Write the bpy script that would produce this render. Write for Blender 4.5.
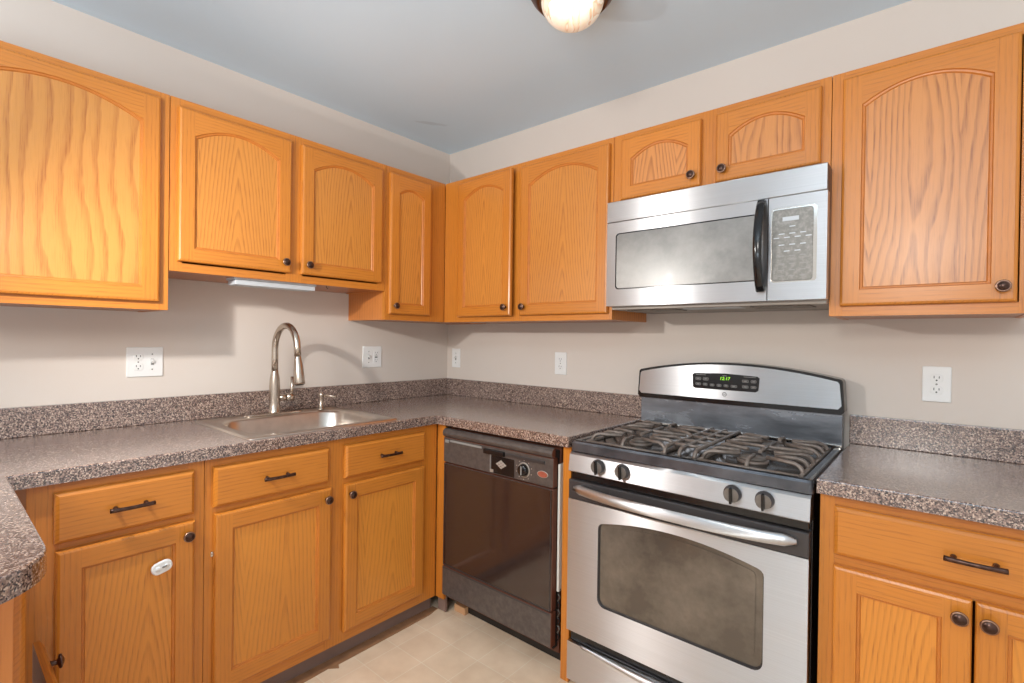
import bpy, bmesh, math, random
from mathutils import Vector, Matrix
PI = math.pi
sc = bpy.context.scene
COL = sc.collection
for o in list(bpy.data.objects): bpy.data.objects.remove(o)

# ------------------------------------------------------------------ camera
FPX, YAW, PITCH, ROLL = 501.8, 0.7061, -0.0061, 0.0135
F = Vector((-math.sin(YAW), math.cos(YAW), 0)); R = Vector((math.cos(YAW), math.sin(YAW), 0)); Z = Vector((0, 0, 1))
fw = F*math.cos(PITCH) + Z*math.sin(PITCH); up = Z*math.cos(PITCH) - F*math.sin(PITCH)
rt = R*math.cos(ROLL) + up*math.sin(ROLL); up2 = up*math.cos(ROLL) - R*math.sin(ROLL)
cd = bpy.data.cameras.new('camera'); cam = bpy.data.objects.new('camera', cd); COL.objects.link(cam)
cd.sensor_width = 36; cd.lens = FPX*36/1024; cd.clip_start = .02
m = Matrix((rt, up2, -fw)).transposed().to_4x4(); m.translation = Vector((2.3876, -2.1675, 1.272))
cam.matrix_world = m
sc.camera = cam

# ------------------------------------------------------------------ world, lights, exposure
w = bpy.data.worlds.new('world'); sc.world = w; w.use_nodes = True
bg = w.node_tree.nodes['Background']; bg.inputs[0].default_value = (1, .975, .95, 1); bg.inputs[1].default_value = .84
def lamp(name, kind, loc, power, size, color, rot=None):
    l = bpy.data.lights.new(name, kind); l.energy = power; l.color = color
    if kind == 'AREA': l.shape = 'DISK'; l.size = size
    else: l.shadow_soft_size = size
    o = bpy.data.objects.new(name, l); COL.objects.link(o); o.location = loc
    if rot: o.rotation_euler = rot
    return o
fl = lamp('flash', 'SPOT', (.85, -2.17, 1.65), 50, .022, (1, .97, .93))
fl.rotation_euler = Vector((-.10, 1.8, -.8)).to_track_quat('-Z', 'Y').to_euler(); fl.data.spot_size = math.radians(165); fl.data.spot_blend = 1.0
lamp('dining_room_lamp', 'POINT', (2.25, -3.50, 1.95), 75, .22, (1, .96, .90))
lamp('added_ceiling_fill', 'AREA', (2.1, -3.2, 1.25), 58, 1.5, (.74, .88, 1), (math.radians(180), 0, 0))  # added up-facing fill that brightens the ceiling, no real source
sc.view_settings.view_transform = 'Standard'; sc.view_settings.look = 'None'
sc.view_settings.exposure = 0.0; sc.view_settings.gamma = 1; sc.view_settings.use_curve_mapping = False

# ------------------------------------------------------------------ materials
def lin(c): return tuple(((v/255)/12.92 if v/255 <= .04045 else ((v/255+.055)/1.055)**2.4) for v in c) + (1,)
class NT:
    def __init__(s, name):
        s.m = bpy.data.materials.new(name); s.m.use_nodes = True; s.t = s.m.node_tree
        s.b = s.t.nodes['Principled BSDF']
    def n(s, typ, **kw):
        nd = s.t.nodes.new(typ)
        for k, v in kw.items():
            if k.startswith('i_'): nd.inputs[k[2:].replace('_', ' ')].default_value = v
            else: setattr(nd, k, v)
        return nd
    def l(s, a, b): s.t.links.new(a, b)
    def math(s, op, a, b=None, c=None):
        nd = s.t.nodes.new('ShaderNodeMath'); nd.operation = op
        for i, v in enumerate((a, b, c)):
            if v is None: continue
            if isinstance(v, (int, float)): nd.inputs[i].default_value = v
            else: s.l(v, nd.inputs[i])
        return nd.outputs[0]
    def ramp(s, fac, stops, interp='LINEAR'):
        r = s.t.nodes.new('ShaderNodeValToRGB'); e = r.color_ramp; e.interpolation = interp
        while len(e.elements) < len(stops): e.elements.new(.5)
        for k, (p, c) in zip(e.elements, stops): k.position = p; k.color = c
        s.l(fac, r.inputs[0]); return r.outputs[0]
    def mix(s, fac, a, b, mode='MIX'):
        nd = s.t.nodes.new('ShaderNodeMix'); nd.data_type = 'RGBA'; nd.blend_type = mode
        for i, v in ((0, fac), (6, a), (7, b)):
            if isinstance(v, (int, float)): nd.inputs[i].default_value = v
            elif isinstance(v, tuple): nd.inputs[i].default_value = v
            else: s.l(v, nd.inputs[i])
        return nd.outputs[2]
    def bump(s, h, strength, dist=.001):
        nd = s.n('ShaderNodeBump'); nd.inputs['Strength'].default_value = strength; nd.inputs['Distance'].default_value = dist
        s.l(h, nd.inputs['Height']); s.l(nd.outputs[0], s.b.inputs['Normal'])
    def P(s, **kw):
        for k, v in kw.items():
            k = k.replace('_', ' ')
            s.b.inputs[k].default_value = v
        return s

def plain(name, col, rough=.5, metal=0, var=.06, scale=8, **kw):
    t = NT(name); c = lin(col)
    tc = t.n('ShaderNodeTexCoord'); nz = t.n('ShaderNodeTexNoise', i_Scale=scale, i_Detail=3.0)
    t.l(tc.outputs['Object'], nz.inputs['Vector'])
    d = tuple(v*(1-var) for v in c[:3]) + (1,); e = tuple(min(1, v*(1+var)) for v in c[:3]) + (1,)
    t.l(t.ramp(nz.outputs[0], [(.3, d), (.7, e)]), t.b.inputs['Base Color'])
    t.P(Roughness=rough, Metallic=metal, **kw)
    return t.m

def oak(name, light, dark, along='z', freq=30, warp=7., sharp=.55, rough=.34, nscale=2.2, stretch=.22, cath=0.):
    """plain sawn oak: contour lines of a stretched noise make the cathedral figure"""
    t = NT(name); tc = t.n('ShaderNodeTexCoord'); oi = t.n('ShaderNodeObjectInfo')
    sx = t.n('ShaderNodeSeparateXYZ'); t.l(tc.outputs['Object'], sx.inputs[0])
    X, Y, Zc = sx.outputs
    lat, lon = (X, Zc) if along == 'z' else (Zc, X)
    if along == 'x': lat = t.math('ADD', Zc, 0.0)
    lat = t.math('ADD', lat, t.math('MULTIPLY', Y, .8))
    seed = t.math('MULTIPLY', oi.outputs['Random'], 37.0)
    v1 = t.n('ShaderNodeCombineXYZ'); t.l(lat, v1.inputs[0]); t.l(t.math('MULTIPLY', lon, stretch), v1.inputs[1]); t.l(seed, v1.inputs[2])
    n1 = t.n('ShaderNodeTexNoise', i_Scale=nscale, i_Detail=1.2, i_Roughness=.45); t.l(v1.outputs[0], n1.inputs['Vector'])
    v2 = t.n('ShaderNodeCombineXYZ'); t.l(t.math('MULTIPLY', lat, 1.), v2.inputs[0]); t.l(t.math('MULTIPLY', lon, .35), v2.inputs[1]); t.l(seed, v2.inputs[2])
    n2 = t.n('ShaderNodeTexNoise', i_Scale=34.0, i_Detail=1.0); t.l(v2.outputs[0], n2.inputs['Vector'])
    base = t.math('MULTIPLY', lat, freq)
    if cath:   # nested V figure: mirrored leaves, lines closing towards the top
        pp = t.math('PINGPONG', t.math('ADD', t.math('ADD', lat, .02), t.math('MULTIPLY', oi.outputs['Random'], cath*.6)), cath)
        base = t.math('ADD', t.math('MULTIPLY', t.math('SQRT', t.math('ADD', t.math('MULTIPLY', pp, pp), .00012)), freq), t.math('MULTIPLY', lon, 7.))
    ph = t.math('ADD', base, t.math('ADD', t.math('MULTIPLY', n1.outputs[0], warp), t.math('MULTIPLY', n2.outputs[0], .45)))
    fr = t.math('FRACT', t.math('ADD', ph, seed))
    ring = t.ramp(fr, [(0, (0, 0, 0, 1)), (.45, (.12,)*3+(1,)), (.80, (1, 1, 1, 1)), (.90, (.8,)*3+(1,)), (1, (0, 0, 0, 1))])
    v3 = t.n('ShaderNodeCombineXYZ'); t.l(lat, v3.inputs[0]); t.l(t.math('MULTIPLY', lon, .035), v3.inputs[1]); t.l(seed, v3.inputs[2])
    n3 = t.n('ShaderNodeTexNoise', i_Scale=420.0, i_Detail=2.0); t.l(v3.outputs[0], n3.inputs['Vector'])
    pores = t.ramp(n3.outputs[0], [(.50, (0, 0, 0, 1)), (.66, (1, 1, 1, 1))])
    n4 = t.n('ShaderNodeTexNoise', i_Scale=3.0, i_Detail=1.0); t.l(v2.outputs[0], n4.inputs['Vector'])
    L, D = lin(light), lin(dark)
    fac = t.math('MULTIPLY', ring, sharp)
    fac = t.math('ADD', fac, t.math('MULTIPLY', t.math('MULTIPLY', pores, .30), t.math('ADD', .40, ring)))
    fac = t.math('ADD', fac, t.math('MULTIPLY', t.math('SUBTRACT', n4.outputs[0], .5), .5))
    c = t.mix(t.math('MINIMUM', t.math('MAXIMUM', fac, 0.), 1.), L, D)
    hv = t.n('ShaderNodeHueSaturation'); t.l(c, hv.inputs['Color'])
    t.l(t.math('ADD', .95, t.math('MULTIPLY', oi.outputs['Random'], .10)), hv.inputs['Value'])
    t.l(hv.outputs[0], t.b.inputs['Base Color'])
    t.P(Roughness=rough); t.b.inputs['Coat Weight'].default_value = .25; t.b.inputs['Coat Roughness'].default_value = .22
    t.bump(pores, .12, .0006)
    return t.m

OL, OD = (204, 126, 44), (150, 78, 24)
M = {}
M['oak_v'] = oak('oak_stile', OL, OD, 'z', 80, 4, .17, stretch=.12)
M['oak_h'] = oak('oak_rail', OL, OD, 'x', 80, 4, .17, stretch=.12)
M['oak_p'] = oak('oak_panel', (210, 137, 58), (148, 77, 26), 'z', 78, 9, .32, nscale=2.6, stretch=.30, cath=.13)
M['oak_wide'] = oak('oak_panel_bold', (206, 140, 66), (160, 88, 32), 'z', 24, 4, .42, nscale=4.2, stretch=.35)
M['oak_pink'] = oak('oak_panel_rosy', (208, 138, 74), (140, 76, 34), 'z', 56, 13, .46, nscale=3.6, stretch=.34, cath=.10)
M['oak_side'] = oak('oak_side', (206, 128, 62), (150, 80, 34), 'z', 60, 5, .2)
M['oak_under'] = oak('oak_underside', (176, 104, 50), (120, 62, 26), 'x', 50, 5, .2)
M['oak_b'] = oak('oak_base_panel', (218, 140, 52), (160, 84, 24), 'z', 72, 9, .28, nscale=2.6, stretch=.30, cath=.14)

def wallmat(name, col):
    t = NT(name); tc = t.n('ShaderNodeTexCoord'); nz = t.n('ShaderNodeTexNoise', i_Scale=1.2, i_Detail=3.0)
    t.l(tc.outputs['Object'], nz.inputs['Vector']); c = lin(col)
    t.l(t.ramp(nz.outputs[0], [(.35, tuple(v*.97 for v in c[:3])+(1,)), (.7, tuple(v*1.02 for v in c[:3])+(1,))]), t.b.inputs['Base Color'])
    n2 = t.n('ShaderNodeTexNoise', i_Scale=180.0, i_Detail=2.0); t.l(tc.outputs['Object'], n2.inputs['Vector'])
    t.bump(n2.outputs[0], .08, .002); t.P(Roughness=.75); return t.m
M['oak_bead'] = plain('oak_moulding', (192, 114, 44), .35, 0, .10, 30)
M['wall'] = wallmat('beige_wall_paint', (220, 209, 199))
M['ceil'] = wallmat('ceiling_paint', (212, 232, 246))
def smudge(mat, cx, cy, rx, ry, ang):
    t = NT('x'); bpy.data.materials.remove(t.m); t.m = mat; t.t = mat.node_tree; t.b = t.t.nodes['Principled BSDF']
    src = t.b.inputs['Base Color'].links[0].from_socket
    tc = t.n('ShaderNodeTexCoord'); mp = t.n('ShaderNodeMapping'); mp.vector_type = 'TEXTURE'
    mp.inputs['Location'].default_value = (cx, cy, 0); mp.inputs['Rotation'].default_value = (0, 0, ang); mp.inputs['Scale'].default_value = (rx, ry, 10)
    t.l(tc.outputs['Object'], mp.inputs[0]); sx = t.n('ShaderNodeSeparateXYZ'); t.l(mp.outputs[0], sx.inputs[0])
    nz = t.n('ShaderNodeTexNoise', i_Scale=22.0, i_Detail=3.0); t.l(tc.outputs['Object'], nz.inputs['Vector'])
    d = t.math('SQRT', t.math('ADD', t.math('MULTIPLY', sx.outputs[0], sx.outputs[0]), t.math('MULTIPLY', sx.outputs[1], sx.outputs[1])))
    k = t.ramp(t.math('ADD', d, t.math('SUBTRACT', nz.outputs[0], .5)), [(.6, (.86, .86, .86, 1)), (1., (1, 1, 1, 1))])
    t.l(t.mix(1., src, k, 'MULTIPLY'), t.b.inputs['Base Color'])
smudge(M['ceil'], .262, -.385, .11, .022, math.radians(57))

def laminate():
    t = NT('speckled_laminate'); tc = t.n('ShaderNodeTexCoord')
    v = t.n('ShaderNodeTexVoronoi', i_Scale=330.0); t.l(tc.outputs['Object'], v.inputs['Vector'])
    sp = t.n('ShaderNodeSeparateColor'); t.l(v.outputs['Color'], sp.inputs[0])
    nz = t.n('ShaderNodeTexNoise', i_Scale=120.0, i_Detail=3.0); t.l(tc.outputs['Object'], nz.inputs['Vector'])
    f = t.math('ADD', t.math('MULTIPLY', sp.outputs[0], .75), t.math('MULTIPLY', nz.outputs[0], .25))
    c = t.ramp(f, [(0, lin((54, 42, 42))), (.26, lin((90, 72, 67))), (.42, lin((130, 106, 97))), (.60, lin((158, 133, 120))), (.76, lin((198, 174, 157))), (.86, lin((116, 102, 102)))], 'CONSTANT')
    t.l(c, t.b.inputs['Base Color']); t.P(Roughness=.24); t.b.inputs['Specular IOR Level'].default_value = .9; t.b.inputs['Coat Weight'].default_value = .9; t.b.inputs['Coat Roughness'].default_value = .20
    return t.m
M['lam'] = laminate()

def tiles():
    t = NT('cream_vinyl_tile'); tc = t.n('ShaderNodeTexCoord'); mp = t.n('ShaderNodeMapping')
    mp.inputs['Location'].default_value = (-1.018, .59, 0); t.l(tc.outputs['Object'], mp.inputs[0])
    br = t.n('ShaderNodeTexBrick', i_Scale=1.0); br.offset = 0.; br.squash = 1.
    br.inputs['Brick Width'].default_value = .155; br.inputs['Row Height'].default_value = .155; br.inputs['Mortar Size'].default_value = .0016
    br.inputs['Mortar Smooth'].default_value = .3
    br.inputs['Color1'].default_value = lin((238, 214, 186)); br.inputs['Color2'].default_value = lin((232, 207, 178)); br.inputs['Mortar'].default_value = lin((242, 228, 206))
    t.l(mp.outputs[0], br.inputs['Vector'])
    nz = t.n('ShaderNodeTexNoise', i_Scale=9.0, i_Detail=5.0); t.l(tc.outputs['Object'], nz.inputs['Vector'])
    k = t.ramp(nz.outputs[0], [(.3, (.86, .82, .78, 1)), (.65, (1, 1, 1, 1))])
    t.l(t.mix(1., br.outputs[0], k, 'MULTIPLY'), t.b.inputs['Base Color']); t.P(Roughness=.42)
    t.bump(br.outputs[1], -.15, .001); return t.m
M['tile'] = tiles()

AR = .25
def steel(name, col=(222, 221, 222), rough=.34, brush='x', smudge=.12):
    t = NT(name); tc = t.n('ShaderNodeTexCoord'); mp = t.n('ShaderNodeMapping')
    mp.inputs['Scale'].default_value = (2, 700, 700) if brush == 'x' else (700, 700, 2)
    t.l(tc.outputs['Object'], mp.inputs[0])
    nz = t.n('ShaderNodeTexNoise', i_Scale=1.0, i_Detail=2.0); t.l(mp.outputs[0], nz.inputs['Vector'])
    n2 = t.n('ShaderNodeTexNoise', i_Scale=7.0, i_Detail=4.0); t.l(tc.outputs['Object'], n2.inputs['Vector'])
    c = lin(col)
    t.l(t.ramp(nz.outputs[0], [(.3, tuple(v*.92 for v in c[:3])+(1,)), (.7, c)]), t.b.inputs['Base Color'])
    r = t.math('ADD', rough-.05, t.math('ADD', t.math('MULTIPLY', nz.outputs[0], .08), t.math('MULTIPLY', n2.outputs[0], smudge)))
    t.l(r, t.b.inputs['Roughness']); t.P(Metallic=1.0, Anisotropic=1.0); t.b.inputs['Anisotropic Rotation'].default_value = AR
    tg = t.n('ShaderNodeTangent'); tg.direction_type = 'RADIAL'; tg.axis = 'Z'; t.l(tg.outputs[0], t.b.inputs['Tangent'])
    return t.m
M['steel'] = steel('brushed_stainless')
M['sink'] = plain('sink_stainless', (214, 204, 194), .30, 1., .06, 30)
M['nickel'] = plain('brushed_nickel', (196, 182, 168), .27, 1., .05)
M['chrome'] = plain('polished_trim', (210, 206, 200), .12, 1., .03)
M['black'] = plain('black_gloss_plastic', (24, 23, 24), .16, 0, .1)
M['dkgray'] = plain('dark_gray_metal', (74, 70, 70), .35, .4, .1)
M['enamel'] = plain('black_enamel', (34, 35, 38), .12, 0, .25, 14)
def worn():
    t = NT('worn_black_gloss'); tc = t.n('ShaderNodeTexCoord'); mp = t.n('ShaderNodeMapping'); mp.inputs['Scale'].default_value = (2, 6, 9)
    t.l(tc.outputs['Object'], mp.inputs[0]); nz = t.n('ShaderNodeTexNoise', i_Scale=2.0, i_Detail=6.0, i_Roughness=.65); t.l(mp.outputs[0], nz.inputs['Vector'])
    t.l(t.ramp(nz.outputs[0], [(.35, lin((112, 117, 124))), (.55, lin((140, 145, 153))), (.75, lin((166, 171, 178)))]), t.b.inputs['Base Color'])
    t.l(t.math('ADD', .10, t.math('MULTIPLY', nz.outputs[0], .3)), t.b.inputs['Roughness']); t.P(Metallic=.7); return t.m
M['worn'] = worn()
M['iron'] = plain('grate_iron', (122, 110, 102), .42, .25, .28, 60)
M['burner'] = plain('burner_cap', (112, 104, 98), .5, .2, .2, 40)
M['bronze'] = plain('oil_rubbed_bronze', (84, 62, 54), .28, .85, .4, 60)
M['copper'] = plain('rubbed_copper_edge', (156, 122, 102), .28, .9, .2, 60)
M['white'] = plain('white_plastic', (238, 238, 236), .35, 0, .02)
M['slot'] = plain('dark_slot', (40, 38, 36), .6, 0, .1)
M['grayp'] = plain('gray_print', (140, 138, 134), .5, 0, .05)
M['kick'] = plain('taupe_vinyl_base', (132, 108, 98), .5, 0, .1)
M['brownstrip'] = plain('floor_shadow_brown', (150, 108, 74), .7, 0, .15, 30)  # brown of the cabinet shadow painted onto the floor
M['foam'] = plain('white_insulation', (220, 215, 205), .8, 0, .05)
M['darkvoid'] = plain('dark_cavity_shade', (30, 22, 18), .9, 0, .4, 60)  # near-black colour stands for the shade inside cavities
M['mwside'] = plain('microwave_brown_side', (98, 74, 60), .4, .3, .1)
M['filter'] = plain('grease_filter_mesh', (120, 112, 104), .5, .6, .35, 160)
M['ltgray'] = plain('light_fixture_gray', (205, 210, 216), .4, 0, .03)
M['diff'] = plain('frosted_diffuser', (196, 201, 206), .5, 0, .02)
M['badge'] = plain('red_badge', (178, 98, 78), .35, .3, .15, 60)
M['dwtext'] = plain('silver_print', (170, 160, 150), .4, .3, .1)
M['knobface'] = plain('range_knob_face', (128, 124, 120), .38, .6, .15, 50)
M['lip'] = plain('worn_black_lip', (96, 97, 102), .22, .6, .3, 18)
M['undergray'] = plain('microwave_underside_paint', (150, 142, 134), .45, .2, .1)
def dirty(name, c0, c1, rough, scale, lo=.4, hi=.7, spec=.5, metal=0.):
    t = NT(name); tc = t.n('ShaderNodeTexCoord'); nz = t.n('ShaderNodeTexNoise', i_Scale=scale, i_Detail=8.0, i_Roughness=.65); t.l(tc.outputs['Object'], nz.inputs['Vector'])
    t.l(t.ramp(nz.outputs[0], [(lo, lin(c0)), (hi, lin(c1))]), t.b.inputs['Base Color'])
    t.l(t.math('ADD', rough, t.math('MULTIPLY', nz.outputs[0], .18)), t.b.inputs['Roughness']); t.P(Metallic=metal)
    t.b.inputs['Specular IOR Level'].default_value = spec; return t.m
M['mwglass'] = dirty('smudged_microwave_glass', (116, 114, 111), (142, 139, 135), .22, 9, spec=.7, metal=.25)
M['keypad'] = dirty('smudged_keypad', (118, 114, 108), (142, 138, 132), .25, 70, .45, .62, spec=.6, metal=.3)
M['ovenglass'] = dirty('smoky_oven_glass', (92, 84, 75), (132, 122, 110), .08, 5, spec=.9, metal=.35)
M['dwdoor'] = dirty('brown_black_dishwasher_gloss', (46, 34, 31), (58, 44, 40), .02, 30, spec=1.)
M['dwpanel'] = dirty('dishwasher_panel_plastic', (74, 66, 63), (94, 85, 80), .26, 40)
M['dwside'] = plain('dishwasher_side', (92, 50, 34), .5, 0, .15)

def emis(name, col, strength):
    t = NT(name); t.P(Roughness=.4); t.b.inputs['Base Color'].default_value = lin(col)
    t.b.inputs['Emission Color'].default_value = lin(col); t.b.inputs['Emission Strength'].default_value = strength; return t.m
M['digits'] = emis('green_digits', (150, 230, 40), 1.0)
def alabaster():
    t = NT('alabaster_glass'); tc = t.n('ShaderNodeTexCoord')
    nz = t.n('ShaderNodeTexNoise', i_Scale=7.0, i_Detail=3.0, i_Distortion=1.5); t.l(tc.outputs['Object'], nz.inputs['Vector'])
    c = t.ramp(t.math('FRACT', t.math('MULTIPLY', nz.outputs[0], 4.)), [(0, lin((255, 244, 226))), (.8, lin((246, 224, 196))), (.93, lin((232, 196, 160))), (1, lin((255, 244, 226)))])
    t.l(c, t.b.inputs['Base Color']); t.l(c, t.b.inputs['Emission Color'])
    sx = t.n('ShaderNodeSeparateXYZ'); t.l(tc.outputs['Object'], sx.inputs[0])
    lw = t.n('ShaderNodeLayerWeight', i_Blend=.5)
    core = t.math('POWER', t.math('SUBTRACT', 1., lw.outputs['Facing']), 3.)
    t.l(t.math('ADD', .12, t.math('MULTIPLY', core, 1.1)), t.b.inputs['Emission Strength'])
    t.P(Roughness=.25); return t.m
M['alab'] = alabaster()

# ------------------------------------------------------------------ mesh builder
class MB:
    def __init__(s): s.v = []; s.f = []; s.m = []; s.mats = []; s.sm = []
    def mi(s, mat):
        if mat not in s.mats: s.mats.append(mat)
        return s.mats.index(mat)
    def poly(s, pts, mat, smooth=False):
        i = len(s.v); s.v += [tuple(p) for p in pts]; s.f.append(tuple(range(i, i+len(pts)))); s.m.append(s.mi(mat)); s.sm.append(smooth)
    def box(s, x0, x1, y0, y1, z0, z1, mat, bev=0.):
        if x0 > x1: x0, x1 = x1, x0
        if y0 > y1: y0, y1 = y1, y0
        if z0 > z1: z0, z1 = z1, z0
        bm = bmesh.new(); bmesh.ops.create_cube(bm, size=1)
        for v in bm.verts:
            v.co = Vector(((x0+x1)/2+v.co.x*(x1-x0), (y0+y1)/2+v.co.y*(y1-y0), (z0+z1)/2+v.co.z*(z1-z0)))
        if bev: bmesh.ops.bevel(bm, geom=bm.edges[:], offset=min(bev, .45*min(x1-x0, y1-y0, z1-z0)), segments=2, affect='EDGES', profile=.6)
        s.addbm(bm, mat); bm.free(); return s
    def addbm(s, bm, mat, smooth=False, mtx=None):
        i = len(s.v); bm.verts.index_update()
        for v in bm.verts: s.v.append(tuple((mtx @ v.co) if mtx else v.co))
        k = s.mi(mat)
        for f in bm.faces: s.f.append(tuple(i+v.index for v in f.verts)); s.m.append(k); s.sm.append(smooth)
    def loops(s, L, mat, close=True, cap0=None, cap1=None, smooth=False, mats=None):
        """skin a list of equal-length point loops"""
        n = len(L[0]); base = len(s.v)
        for lp in L: s.v += [tuple(p) for p in lp]
        k = s.mi(mat)
        for a in range(len(L)-1):
            kk = s.mi(mats[a]) if mats else k
            for j in range(n if close else n-1):
                j2 = (j+1) % n
                s.f.append((base+a*n+j, base+a*n+j2, base+(a+1)*n+j2, base+(a+1)*n+j)); s.m.append(kk); s.sm.append(smooth)
        if cap0: s.f.append(tuple(base+j for j in reversed(range(n)))); s.m.append(s.mi(cap0)); s.sm.append(False)
        if cap1: s.f.append(tuple(base+(len(L)-1)*n+j for j in range(n))); s.m.append(s.mi(cap1)); s.sm.append(False)
        return s
    def lathe(s, prof, mat, c=(0, 0, 0), axis='z', n=28, smooth=True, mats=None):
        """prof: (r, h) pairs, h along the axis"""
        L = []
        for r, h in prof:
            lp = []
            for j in range(n):
                a = 2*PI*j/n; x, y = r*math.cos(a), r*math.sin(a)
                p = {'z': (x, y, h), '-y': (x, -h, y), 'x': (h, x, y), 'y': (-x, h, y)}[axis]
                lp.append((p[0]+c[0], p[1]+c[1], p[2]+c[2]))
            L.append(lp)
        s.loops(L, mat, smooth=smooth, mats=mats, cap0=mat if prof[0][0] > 1e-4 else None, cap1=(mats[-1] if mats else mat) if prof[-1][0] > 1e-4 else None)
        return s
    def tube(s, pts, r, mat, n=10, caps=True, flat=1., smooth=True, sq=False):
        pts = [Vector(p) for p in pts]; R_ = r if isinstance(r, (list, tuple)) else [r]*len(pts)
        L = []; prev = None
        for i, p in enumerate(pts):
            if i == 0: d = pts[1]-p
            elif i == len(pts)-1: d = p-pts[i-1]
            else: d = (pts[i+1]-p).normalized()+(p-pts[i-1]).normalized()
            d.normalize()
            if prev is None:
                a = Vector((0, 0, 1)) if abs(d.z) < .95 else Vector((1, 0, 0))
                u = (a - d*a.dot(d)).normalized()
            else: u = (prev - d*prev.dot(d)).normalized()
            prev = u; v = d.cross(u)
            if sq:
                cs = [(1, 1), (-1, 1), (-1, -1), (1, -1)]
                L.append([p+u*(a*R_[i]*flat)+v*(b*R_[i]) for a, b in [(.9, .55), (.55, .9), (-.55, .9), (-.9, .55), (-.9, -.55), (-.55, -.9), (.55, -.9), (.9, -.55)]])
            else:
                L.append([p+u*(math.cos(2*PI*j/n)*R_[i]*flat)+v*(math.sin(2*PI*j/n)*R_[i]) for j in range(n)])
        s.loops(L, mat, smooth=smooth, cap0=mat if caps else None, cap1=mat if caps else None); return s
    def build(s, name, parent=None, loc=(0, 0, 0), rot=None):
        me = bpy.data.meshes.new(name); me.from_pydata(s.v, [], s.f)
        for mt in s.mats: me.materials.append(mt)
        for p, k, sm in zip(me.polygons, s.m, s.sm): p.material_index = k; p.use_smooth = sm
        bm = bmesh.new(); bm.from_mesh(me); bmesh.ops.remove_doubles(bm, verts=bm.verts, dist=2e-5); bmesh.ops.recalc_face_normals(bm, faces=bm.faces); bm.to_mesh(me); bm.free()
        me.validate()
        o = bpy.data.objects.new(name, me); COL.objects.link(o); o.location = loc
        if rot: o.rotation_euler = rot
        if parent: o.parent = parent
        return o

def tag(o, label=None, cat=None, group=None, kind=None):
    if label: o['label'] = label
    if cat: o['category'] = cat
    if group: o['group'] = group
    if kind: o['kind'] = kind
    return o
def thing(name, label, cat, loc=(0, 0, 0), rz=0, group=None):
    o = bpy.data.objects.new(name, None); o.empty_display_size = .05; COL.objects.link(o); o.location = loc; o.rotation_euler = (0, 0, rz)
    return tag(o, label, cat, group)
def rrect(x0, x1, z0, z1, r, n=6):
    """rounded rectangle in 2D, counter-clockwise from lower left"""
    P = []
    for cx, cz, a0 in ((x0+r, z0+r, PI), (x1-r, z0+r, 1.5*PI), (x1-r, z1-r, 0), (x0+r, z1-r, .5*PI)):
        for k in range(n+1):
            a = a0 + .5*PI*k/n; P.append((cx+r*math.cos(a), cz+r*math.sin(a)))
    return P
def plate(mb, pts, y0, y1, mat, bev=.002, matf=None):
    """2D outline (x,z) extruded from y0 (back) to y1 (front, smaller y) with a small front chamfer"""
    cx = sum(p[0] for p in pts)/len(pts); cz = sum(p[1] for p in pts)/len(pts)
    w_ = max(p[0] for p in pts)-min(p[0] for p in pts); h_ = max(p[1] for p in pts)-min(p[1] for p in pts)
    sx, sz = 1-2*bev/max(w_, 1e-6), 1-2*bev/max(h_, 1e-6)
    ins = [(cx+(p[0]-cx)*sx, cz+(p[1]-cz)*sz) for p in pts]
    mb.loops([[(x, y0, z) for x, z in pts], [(x, y1+bev, z) for x, z in pts], [(x, y1, z) for x, z in ins]], mat, cap0=mat, cap1=matf or mat)
def text(name, body, size, loc, rot, mat, parent, ext=.0004, shear=0.):
    cu = bpy.data.curves.new(name, 'FONT'); cu.body = body; cu.size = size; cu.extrude = ext; cu.align_x = 'CENTER'; cu.align_y = 'CENTER'; cu.shear = shear
    t = bpy.data.objects.new(name+'_src', cu); COL.objects.link(t)
    dg = bpy.context.evaluated_depsgraph_get(); me = bpy.data.meshes.new_from_object(t.evaluated_get(dg)); bpy.data.objects.remove(t)
    me.materials.clear(); me.materials.append(mat)
    o = bpy.data.objects.new(name, me); COL.objects.link(o); o.location = loc; o.rotation_euler = rot; o.parent = parent
    return o
FRONT = (PI/2, 0, 0)   # text readable when seen from -Y

# ------------------------------------------------------------------ room shell
CH = 2.4355
def struct(name, mb): return tag(mb.build(name), kind='structure')
mb = MB(); mb.box(-.12, 3.7, -3.6, .12, -.1, 0, M['tile']); struct('floor', mb)
mb = MB(); mb.box(-.12, 3.7, -3.6, .12, CH, CH+.1, M['ceil']); struct('ceiling', mb)
mb = MB(); mb.box(-.12, 0, -3.6, 0, 0, CH, M['wall']); struct('wall_left', mb)
mb = MB(); mb.box(-.12, 3.7, 0, .12, 0, CH, M['wall']); struct('wall_back', mb)
# jagged brown strip by the left cabinets, their floor shadow put into colour
mb = MB(); pts = [(.585, -.60)]
random.seed(3)
yy = -.60
ys = [-.60, -.66, -.9, -1.12, -1.13, -1.16, -1.4, -1.7, -1.98]; xs = [.615, .628, .632, .634, .655, .628, .640, .645, .645]
mb.loops([[(.582, y, .0002) for y in ys], [(.582, y, .0022) for y in ys], [(x, y, .0022) for x, y in zip(xs, ys)], [(x, y, .0002) for x, y in zip(xs, ys)]], M['brownstrip'], close=False)
struct('floor_shadow_strip', mb)
mb = MB(); mb.box(.682, .752, -.556, -.534, .001, .034, plain('pale_wood_block', (206, 160, 118), .6), .002)
tag(mb.build('wood_shim'), 'short pale wood block on the floor under the dishwasher corner', 'wood block')

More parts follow.
